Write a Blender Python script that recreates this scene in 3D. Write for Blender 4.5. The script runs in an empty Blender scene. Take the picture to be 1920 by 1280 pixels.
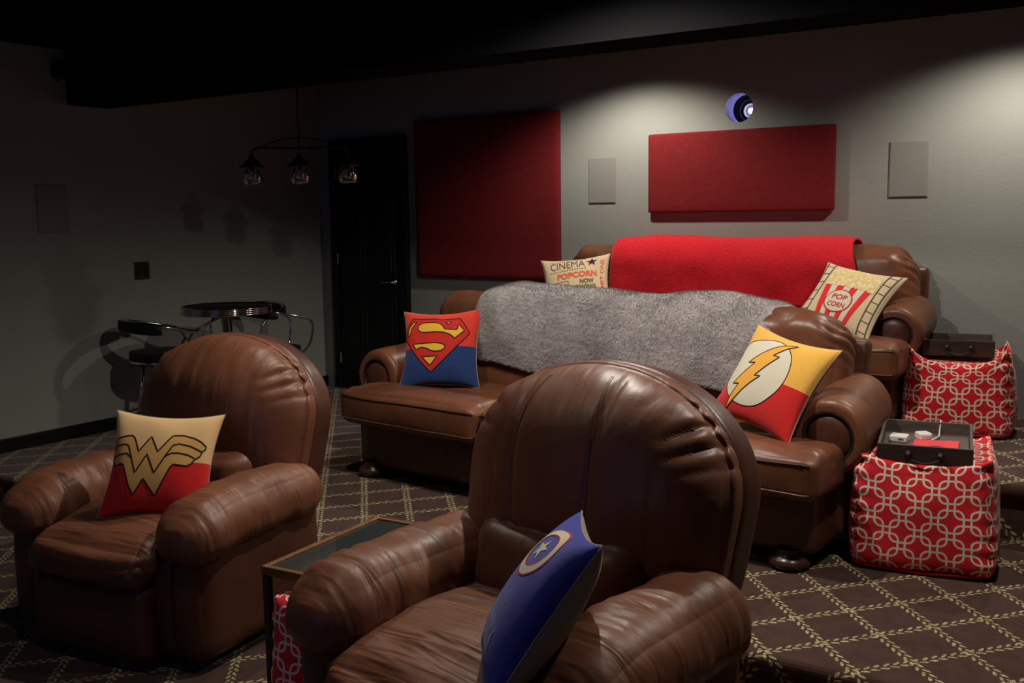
import bpy, bmesh, math, random
import numpy as np
from mathutils import Vector, Matrix, Euler, noise, geometry
random.seed(4); np.random.seed(4)
PI = math.pi
S = bpy.context.scene
COL = S.collection

# ------------------------------------------------------------------ camera, world, lights, exposure
CAM = Vector((0, 0, 1.38))
yaw, pitch, roll = math.radians(-33.65), math.radians(7.12), math.radians(-0.765)
f = Vector((math.sin(yaw)*math.cos(pitch), math.cos(yaw)*math.cos(pitch), -math.sin(pitch)))
r = Vector((math.cos(yaw), -math.sin(yaw), 0)); u = r.cross(f)
r2 = r*math.cos(roll)+u*math.sin(roll); u2 = -r*math.sin(roll)+u*math.cos(roll)
cd = bpy.data.cameras.new('camera'); cam = bpy.data.objects.new('camera', cd); COL.objects.link(cam)
cam.matrix_world = Matrix(((r2.x, u2.x, -f.x, CAM.x), (r2.y, u2.y, -f.y, CAM.y), (r2.z, u2.z, -f.z, CAM.z), (0, 0, 0, 1)))
cd.sensor_width = 36; cd.lens = 36*1900/1920; cd.clip_start = 0.05
S.camera = cam
S.view_settings.view_transform = 'Standard'; S.view_settings.look = 'None'
S.view_settings.gamma = 1.0; S.view_settings.use_curve_mapping = False
S.view_settings.exposure = 0.0
W = bpy.data.worlds.new('world'); S.world = W; W.use_nodes = True
W.node_tree.nodes['Background'].inputs[0].default_value = (0.02, 0.02, 0.025, 1)
W.node_tree.nodes['Background'].inputs[1].default_value = 0.2

def spot(name, loc, power, angle, blend, col, rad=0.04, tgt=None):
    l = bpy.data.lights.new(name, 'SPOT'); l.energy = power; l.spot_size = math.radians(angle); l.spot_blend = blend
    l.color = col; l.shadow_soft_size = rad
    o = bpy.data.objects.new(name, l); COL.objects.link(o); o.location = loc
    if tgt: o.rotation_euler = (Vector(tgt)-Vector(loc)).to_track_quat('-Z', 'Y').to_euler()
    return o
WARM = (1.0, 0.92, 0.81)
spot('ceiling_or_fill_spot', (-2.95, 5.46, 2.40), 70, 146, 0.60, WARM)
spot('ceiling_or_fill_spot', (-0.70, 5.46, 2.40), 66, 149, 0.60, WARM)
spot('ceiling_or_fill_spot', (-1.92, 3.28, 2.35), 105, 166, 0.62, WARM, 0.022)
spot('ceiling_or_fill_spot', (-3.15, 3.20, 2.40), 46, 108, 0.7, WARM)
spot('ceiling_or_fill_spot', (-0.50, 3.28, 2.40), 80, 112, 0.7, WARM)
spot('ceiling_or_fill_spot', (-2.25, 1.75, 2.40), 15, 112, 0.8, WARM)  # added fill to brighten the recliner backrests, not a fixture of the room
al = bpy.data.lights.new('screen_glow', 'AREA'); al.shape = 'RECTANGLE'; al.size = 2.6; al.size_y = 1.4; al.energy = 8.0; al.color = (0.35, 0.38, 1.0)
ao = bpy.data.objects.new('screen_glow', al); COL.objects.link(ao); ao.location = (-2.3, -2.9, 1.3); ao.rotation_euler = (PI/2, 0, 0)

# ------------------------------------------------------------------ node helpers
class X:
    def __init__(s, t, k): s.t = t; s.k = k
    def m(s, op, b=None, c=None):
        n = s.t.nodes.new('ShaderNodeMath'); n.operation = op
        for i, v in enumerate((s, b, c)):
            if v is None: continue
            if isinstance(v, X): s.t.links.new(v.k, n.inputs[i])
            else: n.inputs[i].default_value = v
        return X(s.t, n.outputs[0])
    def __add__(s, b): return s.m('ADD', b)
    def __sub__(s, b): return s.m('SUBTRACT', b)
    def __mul__(s, b): return s.m('MULTIPLY', b)
    def __truediv__(s, b): return s.m('DIVIDE', b)
    def abs(s): return s.m('ABSOLUTE')
    def floor(s): return s.m('FLOOR')
    def lt(s, b): return s.m('LESS_THAN', b)
    def gt(s, b): return s.m('GREATER_THAN', b)
    def max(s, b): return s.m('MAXIMUM', b)
    def min(s, b): return s.m('MINIMUM', b)
    def wrap(s, p): return s - (s/p + 0.5).floor()*p          # to [-p/2, p/2]
    def sqrt(s): return s.m('SQRT')

class Mat:
    def __init__(s, name, col=(0.5, 0.5, 0.5), rough=0.6, metal=0.0, spec=0.5):
        s.m = bpy.data.materials.new(name); s.m.use_nodes = True; s.t = s.m.node_tree
        s.b = s.t.nodes['Principled BSDF']; s.set('Base Color', (*col, 1)); s.set('Roughness', rough); s.set('Metallic', metal)
        s.set('Specular IOR Level', spec)
    def set(s, k, v):
        if isinstance(v, X): s.t.links.new(v.k, s.b.inputs[k])
        elif hasattr(v, 'is_output'): s.t.links.new(v, s.b.inputs[k])
        else: s.b.inputs[k].default_value = v
    def node(s, ty, **kw):
        n = s.t.nodes.new(ty)
        for k, v in kw.items():
            if k in n.inputs.keys() and not hasattr(n, k.lower()): n.inputs[k].default_value = v
            else: setattr(n, k, v)
        return n
    def coord(s, kind='Object', scale=(1, 1, 1), rot=(0, 0, 0)):
        tc = s.t.nodes.new('ShaderNodeTexCoord'); mp = s.t.nodes.new('ShaderNodeMapping')
        mp.inputs['Scale'].default_value = scale; mp.inputs['Rotation'].default_value = rot
        s.t.links.new(tc.outputs[kind], mp.inputs[0]); return mp.outputs[0]
    def xyz(s, vec):
        n = s.t.nodes.new('ShaderNodeSeparateXYZ'); s.t.links.new(vec, n.inputs[0]); return [X(s.t, o) for o in n.outputs]
    def noise(s, vec, scale, detail=3, rough=0.5, dist=0.0):
        n = s.t.nodes.new('ShaderNodeTexNoise'); s.t.links.new(vec, n.inputs['Vector'])
        n.inputs['Scale'].default_value = scale; n.inputs['Detail'].default_value = detail
        n.inputs['Roughness'].default_value = rough; n.inputs['Distortion'].default_value = dist
        return X(s.t, n.outputs[0])
    def vor(s, vec, scale):
        n = s.t.nodes.new('ShaderNodeTexVoronoi'); s.t.links.new(vec, n.inputs['Vector']); n.inputs['Scale'].default_value = scale
        return X(s.t, n.outputs['Distance'])
    def mix(s, fac, a, b):
        n = s.t.nodes.new('ShaderNodeMix'); n.data_type = 'RGBA'
        for i, v in ((0, fac), (6, a), (7, b)):
            if isinstance(v, X): s.t.links.new(v.k, n.inputs[i])
            elif hasattr(v, 'is_output'): s.t.links.new(v, n.inputs[i])
            elif i == 0: n.inputs[i].default_value = v
            else: n.inputs[i].default_value = (*v, 1)
        return n.outputs[2]
    def bump(s, h, strength=0.3, dist=0.01, prev=None):
        n = s.t.nodes.new('ShaderNodeBump'); n.inputs['Strength'].default_value = strength; n.inputs['Distance'].default_value = dist
        s.t.links.new(h.k, n.inputs['Height'])
        if prev is not None: s.t.links.new(prev, n.inputs['Normal'])
        s.t.links.new(n.outputs[0], s.b.inputs['Normal']); return n.outputs[0]

def leather(name, col, streak=(3, 26, 8), amt=0.55, rough=0.43):
    m = Mat(name, col, rough, 0, 0.42)
    o = m.coord()
    n1 = m.noise(o, 2.6, 3); big = m.noise(m.coord(scale=(1, 1, 1)), 7, 4)
    dark = tuple(c*0.62 for c in col); lite = tuple(min(1, c*1.28) for c in col)
    m.set('Base Color', m.mix(n1*1.6-0.3, dark, lite))
    m.set('Roughness', big*0.22+(rough-0.10))
    st = m.noise(m.coord(scale=streak), 1.0, 2, 0.45, 0.5)
    b = m.bump(st, amt, 0.02)
    wr = m.noise(o, 11, 4, 0.55, 0.8)
    b = m.bump(wr, 0.22, 0.008, b)
    m.bump(m.vor(o, 420)+m.noise(o, 260, 2)*0.5, 0.10, 0.0008, b)
    return m.m
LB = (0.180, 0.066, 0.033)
L_back = leather('leather_vertical_creases', LB, (16, 4, 3), 0.35)
L_seat = leather('leather_cross_creases', LB, (3, 26, 8), 0.8)
L_arm = leather('leather_arm_creases', LB, (4, 17, 4), 0.7)
L_shaded = leather('leather_plain_shaded', (0.085, 0.029, 0.016), (5, 5, 5), 0.25, 0.40)  # same recliner leather, darkened: shade of low and side parts mixed into the colour
L_sofa = leather('leather_sofa', (0.158, 0.057, 0.028), (7, 5, 4), 0.45, 0.38)
L_sofa_shaded = leather('leather_sofa_shaded', (0.088, 0.031, 0.017), (5, 5, 5), 0.25, 0.38)  # sofa leather with the shade of its lower parts put into the colour
L_dark = Mat('leather_seam', (0.02, 0.008, 0.005), 0.5).m
L_pipe = Mat('leather_piping', (0.16, 0.075, 0.05), 0.35).m

def cloth(name, col, rough=0.9, weave=500, sheen=0.2, bump=0.25):
    m = Mat(name, col, rough, 0, 0.2); o = m.coord()
    n = m.noise(o, 9, 3); m.set('Base Color', m.mix(n, tuple(c*0.86 for c in col), tuple(min(1, c*1.1) for c in col)))
    b = m.bump(m.noise(o, weave, 1), bump, 0.001)
    m.bump(m.noise(o, 8, 3, 0.5, 0.6), 0.25, 0.012, b)
    m.set('Sheen Weight', sheen); return m
def two_tone(name, top, bot, v0, k):
    m = cloth(name, top)
    uvn = m.xyz(m.coord('UV')); mask = (uvn[1]-uvn[0]*k).lt(v0)
    m.set('Base Color', m.mix(mask, top, bot)); return m.m
def flat(name, col, rough=0.85):
    m = Mat(name, col, rough, 0, 0.15); m.bump(m.noise(m.coord(), 500, 1), 0.2, 0.001); return m.m

def paint(name, col, rough=0.75, sc=60, amt=0.25):
    m = Mat(name, col, rough, 0, 0.3); o = m.coord()
    n = m.noise(o, 1.3, 3); m.set('Base Color', m.mix(n, tuple(c*0.93 for c in col), tuple(c*1.06 for c in col)))
    b = m.bump(m.noise(o, sc, 4, 0.55), amt, 0.004); m.bump(m.noise(o, 9, 3), 0.12, 0.01, b); return m.m
M_wall = paint('wall_paint', (0.300, 0.304, 0.275))
M_ceil = paint('ceiling_paint_black', (0.010, 0.010, 0.011), 1.0); M_ceil.node_tree.nodes['Principled BSDF'].inputs['Specular IOR Level'].default_value = 0.0
M_black = Mat('black_gloss_paint', (0.004, 0.004, 0.0045), 0.45, 0, 0.35).m
M_blackmat = Mat('black_plastic', (0.010, 0.010, 0.011), 0.55).m
M_vinyl = Mat('black_vinyl', (0.008, 0.008, 0.009), 0.5, 0, 0.25).m
M_chrome = Mat('chrome', (0.75, 0.75, 0.78), 0.10, 1.0).m
M_nickel = Mat('brushed_nickel', (0.55, 0.53, 0.50), 0.28, 1.0).m
M_bronze = Mat('dark_bronze', (0.035, 0.028, 0.024), 0.35, 0.8).m
M_grille = paint('speaker_grille', (0.27, 0.262, 0.235), 0.8, 700, 0.5)
M_white = Mat('white_plastic', (0.75, 0.74, 0.70), 0.3).m
M_redbook = Mat('red_cover', (0.75, 0.035, 0.05), 0.55).m
g = Mat('clear_glass', (0.95, 0.96, 0.95), 0.03); g.set('Transmission Weight', 1.0); g.set('IOR', 1.45); M_glass = g.m
g = Mat('table_glass', (0.03, 0.035, 0.035), 0.06); M_tglass = g.m
def wood(name, col, sc=(3, 30, 30), rough=0.5):
    m = Mat(name, col, rough); n = m.noise(m.coord(scale=sc), 2.0, 5, 0.6, 0.4)
    m.set('Base Color', m.mix(n*1.8-0.4, tuple(c*0.5 for c in col), tuple(c*1.5 for c in col))); m.bump(n, 0.25, 0.002); return m.m
M_tray = wood('dark_stained_wood', (0.036, 0.017, 0.012), (4, 34, 34), 0.55)
M_trayin = wood('greyed_wood', (0.090, 0.062, 0.050), (4, 34, 34), 0.6)
M_rim = wood('walnut_rim', (0.17, 0.075, 0.028), (6, 30, 30), 0.35)
M_dkwood = wood('dark_table_wood', (0.018, 0.010, 0.008), (4, 30, 30), 0.4)
M_foot = Mat('turned_wood_foot', (0.055, 0.022, 0.014), 0.3).m

def panel_fabric():
    m = Mat('red_panel_burlap', (0.22, 0.020, 0.022), 0.95, 0, 0.1); o = m.coord(scale=(1, 1, 1))
    a = m.noise(m.coord(scale=(1, 1, 22)), 30, 2); b = m.noise(m.coord(scale=(22, 1, 1)), 30, 2); n = (a+b)*0.5
    m.set('Base Color', m.mix(n*2.2-0.6, (0.120, 0.010, 0.012), (0.235, 0.022, 0.024))); m.bump(n, 0.5, 0.003); return m.m
M_panel = panel_fabric()

def carpet():
    m = Mat('brown_leaf_trellis_carpet', (0.05, 0.022, 0.016), 0.98, 0, 0.05)
    x, y, z = m.xyz(m.coord()); y = y+z
    base = m.noise(m.coord(), 16, 4)*1.6-0.3
    masks = []; stems = []
    for sgn, ang, pitch, off, lf in ((1, 50, 0.2095, 0.0, 0.0), (-1, -48, 0.2095, 0.0, 0.011)):
        a = math.radians(ang); ca, sa = math.cos(a), math.sin(a)
        dx = x+1.05; dy = y-3.61            # a crossing of the trellis
        al = dx*ca+dy*sa; ac = dx*(-sa)+dy*ca
        sp = pitch*math.sin(math.radians(98))
        wob = m.noise(m.coord(), 26, 1)*0.010-0.005
        ac = (ac+wob).wrap(sp)
        P = 0.035
        for side in (1, -1):
            q = (al+(0.0 if side > 0 else P/2)+lf).wrap(P)
            w = ac*side-0.0098
            c2, s2 = math.cos(math.radians(24)), math.sin(math.radians(24))
            e1 = (q*c2+w*s2)/0.0150; e2 = (w*c2-q*s2)/0.0054
            masks.append((e1*e1+e2*e2).lt(1.0))
        stems.append(ac.abs().lt(0.0022))
    leaf = masks[0]
    for k in masks[1:]: leaf = leaf.max(k)
    stem = stems[0].max(stems[1])
    fine = m.noise(m.coord(), 420, 2)
    brown = m.mix(base, (0.046, 0.022, 0.016), (0.088, 0.043, 0.032))
    green = m.mix(fine, (0.02, 0.026, 0.010), (0.05, 0.055, 0.02))
    cream = m.mix((m.noise(m.coord(), 90, 1)*3.2-1.2), (0.26, 0.20, 0.085), (0.60, 0.49, 0.29))
    m.set('Base Color', m.mix(leaf, m.mix(stem*0.8, brown, green), cream))
    b = m.bump(fine, 0.7, 0.004); m.bump(leaf, 0.35, 0.002, b)
    m.set('Sheen Weight', 0.15); return m.m
M_carpet = carpet()

def chain_fabric(name='red_chain_link_fabric', red=(0.66, 0.014, 0.024), cream=(0.80, 0.68, 0.54)):
    m = cloth(name, red, 0.85, 600, 0.15)
    U = m.xyz(m.coord('UV')); p = 0.056; s = 0.0435; rr = 0.024; w = 0.0039
    tot = None
    for ox in (0.0, p):
        a = (U[0]+ox).wrap(2*p).abs(); b = (U[1]+ox).wrap(2*p).abs()
        qx = a-(s-rr); qy = b-(s-rr)
        mx = qx.max(0.0); my = qy.max(0.0)
        d = (mx*mx+my*my).sqrt()+qx.max(qy).min(0.0)-rr
        ring = d.abs().lt(w); tot = ring if tot is None else tot.max(ring)
    m.set('Base Color', m.mix(tot, red, cream)); return m.m
M_chain = chain_fabric()

# ------------------------------------------------------------------ mesh helpers
def link(name, me, mats, parent=None, loc=(0, 0, 0), rot=(0, 0, 0), smooth=True):
    for mm in (mats if isinstance(mats, (list, tuple)) else [mats]): me.materials.append(mm)
    if smooth: me.shade_smooth()
    o = bpy.data.objects.new(name, me); COL.objects.link(o); o.location = loc; o.rotation_euler = rot
    if parent: o.parent = parent
    return o
def mesh(name, V, F, mats, parent=None, loc=(0, 0, 0), rot=(0, 0, 0), smooth=True, uv=None, mi=None):
    me = bpy.data.meshes.new(name); me.from_pydata([tuple(v) for v in V], [], [tuple(q) for q in F])
    if uv is not None:
        ul = me.uv_layers.new(name='UVMap'); flatuv = np.asarray(uv, dtype=np.float32).reshape(-1)
        ul.data.foreach_set('uv', flatuv)
    if mi is not None: me.polygons.foreach_set('material_index', np.asarray(mi, dtype=np.int32))
    me.update()
    return link(name, me, mats, parent, loc, rot, smooth)
def thing(name, label, cat, loc=(0, 0, 0), rot=(0, 0, 0), group=None):
    o = bpy.data.objects.new(name, None); COL.objects.link(o); o.location = loc; o.rotation_euler = rot; o.empty_display_size = 0.1
    return tag(o, label, cat, group)
def tag(o, label, cat, group=None):
    o['label'] = label; o['category'] = cat
    if group: o['group'] = group
    return o
def struct(o, label=None):
    o['kind'] = 'structure'
    if label: o['label'] = label; 
    return o

_cube = {}
def cube_grid(n, dense=0.0):
    key = (n, dense)
    if key in _cube: return _cube[key]
    s = np.linspace(-1, 1, n+1); s = (1-dense)*s+dense*(1.5*s-0.5*s**3)
    idx = {}; V = []; F = []; UV = []; 
    def vid(p):
        k = tuple(np.round(p, 6))
        if k not in idx: idx[k] = len(V); V.append(p)
        return idx[k]
    for ax in range(3):
        a, b = [(1, 2), (2, 0), (0, 1)][ax]
        for sg in (1, -1):
            for i in range(n):
                for j in range(n):
                    q = []; q2 = []
                    for (ii, jj) in ((i, j), (i+1, j), (i+1, j+1), (i, j+1)):
                        p = [0, 0, 0]; p[ax] = float(sg); p[a] = s[ii]; p[b] = s[jj]
                        q.append(vid(p)); q2.append((ax, sg, p[0], p[1], p[2]))
                    if sg < 0: q.reverse(); q2.reverse()
                    F.append(q); UV.append(q2)
    r_ = (np.array(V, float), F, UV); _cube[key] = r_; return r_

def rbox(T, half, rad, puff=(0, 0, 0)):
    half = np.array(half, float); rad = min(rad, half.min()*0.999)
    P = T*half; inner = np.clip(P, -(half-rad), half-rad); q = P-inner
    nn = np.linalg.norm(q, axis=1, keepdims=True); nn[nn == 0] = 1
    P = inner+q/nn*rad
    for k in range(3):
        i, j = [x for x in range(3) if x != k]
        P[:, k] += T[:, k]*puff[k]*(1-T[:, i]**2)*(1-T[:, j]**2)
    return P
def nz(P, scale, seed=0.0):
    sc = np.array(scale, float)
    return np.array([noise.noise(Vector(tuple(p*sc+seed))) for p in P])
def gz(x, c, w): return np.exp(-((x-c)/w)**2)
def sst(a, b, x): t = np.clip((x-a)/(b-a), 0, 1); return t*t*(3-2*t)

def form(name, fn, mat, parent, n=20, dense=0.4, loc=(0, 0, 0), rot=(0, 0, 0), uvhalf=None, seed=0):
    V, F, UV = cube_grid(n, dense)
    P = fn(V.copy())
    uv = None
    if uvhalf is not None:
        uv = []
        for q in UV:
            for (ax, sg, x, y, z) in q:
                h = uvhalf
                if ax == 1: uv.append((x*h[0]+seed, z*h[2]))
                elif ax == 0: uv.append((y*h[1]+h[0]+h[1]+seed, z*h[2]))
                else: uv.append((x*h[0]+seed, y*h[1]+h[2]+h[1]))
    return mesh(name, P, F, mat, parent, loc, rot, True, uv)

def soft(half, rad, puff=(0, 0, 0), amp=0.004, nsc=(7, 7, 7), seed=0.0, extra=None):
    def fn(T):
        P = rbox(T, half, rad, puff)
        if extra: P = extra(T, P)
        if amp:
            N = P/np.maximum(np.linalg.norm(P/np.array(half), axis=1, keepdims=True), 1e-6)/np.array(half)
            N /= np.maximum(np.linalg.norm(N, axis=1, keepdims=True), 1e-6)
            P = P+N*(nz(P, nsc, seed)*amp)[:, None]
        return P
    return fn

def box(name, size, loc, mat, parent=None, rot=(0, 0, 0), bev=0.004, seg=2):
    bm = bmesh.new(); bmesh.ops.create_cube(bm, size=1.0)
    bmesh.ops.scale(bm, vec=size, verts=bm.verts)
    if bev > 0: bmesh.ops.bevel(bm, geom=bm.edges[:], offset=min(bev, min(size)*0.45), segments=seg, affect='EDGES', profile=0.5)
    me = bpy.data.meshes.new(name); bm.to_mesh(me); bm.free()
    o = link(name, me, mat, parent, loc, rot, False)
    return o
def tube(name, pts, rad, mat, parent=None, seg=8, closed=False, loc=(0, 0, 0), rot=(0, 0, 0)):
    pts = [Vector(p) for p in pts]; n = len(pts); V = []; F = []; up = Vector((0, 0, 1)); prev = None
    for i, p in enumerate(pts):
        if closed: d = pts[(i+1) % n]-pts[i-1]
        else: d = pts[min(i+1, n-1)]-pts[max(i-1, 0)]
        d.normalize()
        if prev is None:
            a = d.cross(Vector((0, 0, 1)))
            if a.length < 0.1: a = d.cross(Vector((1, 0, 0)))
            a.normalize()
        else:
            a = prev-d*prev.dot(d); a.normalize()
        prev = a; b = d.cross(a); rr = rad[i] if isinstance(rad, (list, tuple)) else rad
        for k in range(seg):
            t = 2*PI*k/seg; V.append(p+a*(math.cos(t)*rr)+b*(math.sin(t)*rr))
    m = n if closed else n-1
    for i in range(m):
        for k in range(seg):
            i2 = (i+1) % n; k2 = (k+1) % seg
            F.append((i*seg+k, i2*seg+k, i2*seg+k2, i*seg+k2))
    if not closed: F.append(tuple(range(seg))); F.append(tuple(reversed(range((n-1)*seg, n*seg))))
    return mesh(name, V, F, mat, parent, loc, rot, True)
def lathe(name, prof, mat, parent=None, seg=32, loc=(0, 0, 0), rot=(0, 0, 0), smooth=True):
    V = []; F = []
    for (rr, z) in prof:
        for k in range(seg):
            t = 2*PI*k/seg; V.append((math.cos(t)*rr, math.sin(t)*rr, z))
    n = len(prof)
    for i in range(n-1):
        for k in range(seg):
            k2 = (k+1) % seg; F.append((i*seg+k, i*seg+k2, (i+1)*seg+k2, (i+1)*seg+k))
    return mesh(name, V, F, mat, parent, loc, rot, smooth)
def bez(ps, n=12):
    """Catmull-Rom through points"""
    out = []; P = [Vector(p) for p in ps]
    for i in range(len(P)-1):
        p0 = P[max(i-1, 0)]; p1 = P[i]; p2 = P[i+1]; p3 = P[min(i+2, len(P)-1)]
        for k in range(n):
            t = k/n
            out.append(0.5*((2*p1)+(-p0+p2)*t+(2*p0-5*p1+4*p2-p3)*t*t+(-p0+3*p1-3*p2+p3)*t**3))
    out.append(P[-1]); return out

# ------------------------------------------------------------------ the room
XL, YB, ZC, XR, YF = -5.87, 6.05, 2.43, 2.2, -3.4
FF = -0.22                                   # floor of the front row
PZ = 0.245                                   # riser of the back row
H1, H2 = 2.95, 4.53                          # the two step edges
def quad(name, pts, mat): return mesh(name, pts, [tuple(range(len(pts)))], mat, smooth=False)
def slab(name, x0, x1, y0, y1, z0, z1, mat, bev=0.0, parent=None):
    return box(name, (x1-x0, y1-y0, z1-z0), ((x0+x1)/2, (y0+y1)/2, (z0+z1)/2), mat, parent, bev=bev)
def step_floor(name, x0, x1, yfront, yback, z, zbot):
    """carpeted platform whose front edge is a rounded nosing, object coords = world coords"""
    prof = [(yback, z)]
    rN = 0.028
    for k in range(9):
        a = PI/2+k*PI/8*0.999
        prof.append((yfront+rN+math.cos(a)*rN, z-rN+math.sin(a)*rN))
    prof += [(yfront+0.045, z-2*rN), (yfront+0.045, zbot), (yback, zbot)]
    V = []; F = []; n = len(prof)
    for x in (x0, x1):
        for (y, zz) in prof: V.append((x, y, zz))
    for i in range(n): F.append((i, (i+1) % n, n+(i+1) % n, n+i))
    F.append(tuple(reversed(range(n)))); F.append(tuple(range(n, 2*n)))
    o = mesh(name, V, F, M_carpet, smooth=False); return struct(o)
struct(quad('floor', [(XL, YF, FF), (XR, YF, FF), (XR, H1+0.1, FF), (XL, H1+0.1, FF)], M_carpet), 'front carpet level under the armchairs')
step_floor('floor', XL, XR, H1, YB, 0.0, FF)['label'] = 'raised middle carpet level with rounded front edge'
step_floor('floor', -3.42, XR, H2, YB, PZ, 0.0)['label'] = 'rear carpeted platform under the back sofa'

# back wall with a round projector port
PX, PZp, PR = -2.335, 2.012, 0.088
bm = bmesh.new()
outer = [bm.verts.new(p) for p in ((XL, YB, FF), (XR, YB, FF), (XR, YB, ZC+0.1), (XL, YB, ZC+0.1))]
es = [bm.edges.new((outer[i], outer[(i+1) % 4])) for i in range(4)]
circ = [bm.verts.new((PX+math.cos(2*PI*k/48)*PR, YB, PZp+math.sin(2*PI*k/48)*PR)) for k in range(48)]
es += [bm.edges.new((circ[i], circ[(i+1) % 48])) for i in range(48)]
bmesh.ops.triangle_fill(bm, edges=es, use_beauty=True)
bmesh.ops.recalc_face_normals(bm, faces=bm.faces)
me = bpy.data.meshes.new('wall_back'); bm.to_mesh(me); bm.free()
struct(link('wall_back', me, M_wall, smooth=False), 'grey textured rear wall with round projector port')
struct(quad('wall_left', [(XL, YF, FF), (XL, YB, FF), (XL, YB, ZC+0.1), (XL, YF, ZC+0.1)], M_wall))
struct(quad('wall_right', [(XR, YF, FF), (XR, YB, FF), (XR, YB, ZC+0.1), (XR, YF, ZC+0.1)], M_wall))
struct(quad('wall_front', [(XL, YF, FF), (XR, YF, FF), (XR, YF, ZC+0.1), (XL, YF, ZC+0.1)], M_ceil))
struct(slab('ceiling', XL, XR, YF, YB, ZC, ZC+0.06, M_ceil))
struct(slab('ceiling', XL, XR, 3.85, 4.14, 2.095, ZC, M_ceil), 'black boxed beam crossing the ceiling')
struct(slab('baseboard_left', XL, XL+0.016, 2.98, YB, 0, 0.085, M_black, 0.004))
struct(slab('baseboard_back', -4.93, -3.44, YB-0.016, YB, 0, 0.085, M_black, 0.004))

# door
dr = bpy.data.objects.new('door_1', None); COL.objects.link(dr); dr.location = (-5.345, YB, 0); dr['kind'] = 'structure'; dr['label'] = 'black six-panel door beside the room corner'
DW, DH = 0.66, 1.93
box('door_slab', (DW, 0.03, DH), (0, -0.012, DH/2), M_black, dr, bev=0.002)
for sx in (-1, 1): box('door_casing', (0.058, 0.045, DH+0.055), (sx*(DW/2+0.032), -0.02, (DH+0.055)/2), M_black, dr, bev=0.006)
box('door_casing', (DW+0.122, 0.045, 0.055), (0, -0.021, DH+0.03), M_black, dr, bev=0.006)
for sx in (-1, 1):
    for (z0, z1) in ((0.20, 0.78), (0.92, 1.52), (1.62, 1.83)):
        pn = box('door_panel', (0.235, 0.012, z1-z0), (sx*0.152, -0.030, (z0+z1)/2), M_black, dr, bev=0.010, seg=1)
        box('panel_field', (0.17, 0.010, z1-z0-0.065), (0, -0.008, 0), M_black, pn, bev=0.008, seg=1)
for z in (0.25, 1.05, 1.72): box('hinge', (0.018, 0.012, 0.085), (-DW/2+0.006, -0.034, z), M_nickel, dr, bev=0.002)
lathe('door_rose', [(0.0, 0), (0.026, 0), (0.026, 0.008), (0.012, 0.012), (0.010, 0.045), (0.0, 0.047)], M_nickel, dr, 20, (0.255, -0.027, 0.875), (PI/2, 0, 0))
tube('door_lever', bez([(0.258, -0.066, 0.875), (0.235, -0.070, 0.877), (0.19, -0.070, 0.874), (0.15, -0.066, 0.869)], 4), [0.009]*5+[0.0075]*8, M_nickel, dr)

# projector behind the port
pj = thing('projector', 'lit projector lens looking out of the round wall port', 'projector', (PX, YB, PZp))
g = Mat('port_lining', (0.42, 0.40, 0.60), 0.5); M_lining = g.m
lathe('port_lining', [(PR, 0.0), (PR+0.004, 0.14), (PR+0.05, 0.15), (PR+0.06, 0.46), (0.0, 0.46)], M_lining, pj, 48, (0, 0, 0), (-PI/2, 0, 0))
Q_ = (0.004, 0.095, -0.004)
lathe('lens_barrel', [(0.0, 0.30), (0.085, 0.30), (0.085, 0.10), (0.083, 0.085), (0.066, 0.078), (0.062, 0.088), (0.052, 0.105), (0.049, 0.125), (0.0, 0.13)], M_blackmat, pj, 40, Q_, (-PI/2, 0, 0))
lathe('lens_ring', [(0.051, 0.096), (0.046, 0.088), (0.041, 0.094), (0.040, 0.11), (0.049, 0.12)], M_grille, pj, 40, Q_, (-PI/2, 0, 0))
g = Mat('lit_lens', (1, 1, 1), 0.1); g.set('Emission Color', (0.52, 0.50, 1.0, 1)); g.set('Emission Strength', 30.0)
lathe('lens', [(0.0, 0.086), (0.010, 0.088), (0.016, 0.096), (0.018, 0.108), (0.0, 0.112)], g.m, pj, 32, Q_, (-PI/2, 0, 0))

# acoustic panels, speakers, plates
def wall_panel(x0, x1, z0, z1, label, t=0.036):
    o = form('acoustic_panel', soft(((x1-x0)/2, t/2, (z1-z0)/2), 0.010, (0, 0.001, 0), 0), M_panel, None, 10, 0.9, ((x0+x1)/2, YB-t/2-0.004, (z0+z1)/2))
    return tag(o, label, 'acoustic panel', 'red fabric wall panels')
wall_panel(-4.86, -3.60, 0.92, 2.085, 'large square red fabric panel on the wall right of the door')
wall_panel(-2.93, -1.735, 1.38, 1.88, 'wide low red fabric panel under the round projector port')
def in_wall_speaker(cx, cz, w, h, label, left=False, mat=None):
    t = thing('wall_speaker', label, 'speaker', (XL, cx, cz) if left else (cx, YB, cz), (0, 0, PI/2) if left else (0, 0, 0), 'flush wall speakers')
    box('frame', (w, 0.006, h), (0, -0.003, 0), mat or M_grille, t, bev=0.003)
    box('grille', (w-0.012, 0.003, h-0.012), (0, -0.0072, 0), mat or M_grille, t, bev=0.002)
    return t
in_wall_speaker(-3.285, 1.60, 0.205, 0.305, 'flush grey wall speaker between the two red panels')
in_wall_speaker(-1.33, 1.605, 0.215, 0.315, 'flush grey wall speaker right of the wide red panel')
in_wall_speaker(3.70, 1.455, 0.21, 0.295, 'dim grey speaker on the left wall, left of the black plate', True)
t = thing('wall_plate', 'small black switch plate on the left wall above the bistro table', 'wall plate', (XL, 4.32, 1.04), (0, 0, PI/2))
box('plate', (0.118, 0.008, 0.118), (0, -0.004, 0), M_blackmat, t, bev=0.003)
for dx in (-0.026, 0.026): box('rocker', (0.032, 0.006, 0.066), (dx, -0.010, 0), M_black, t, bev=0.002)
t = thing('small_speaker', 'little black speaker high on the left wall near the beam', 'speaker', (XL, 3.79, 2.30), (0, 0, PI/2))
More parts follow.
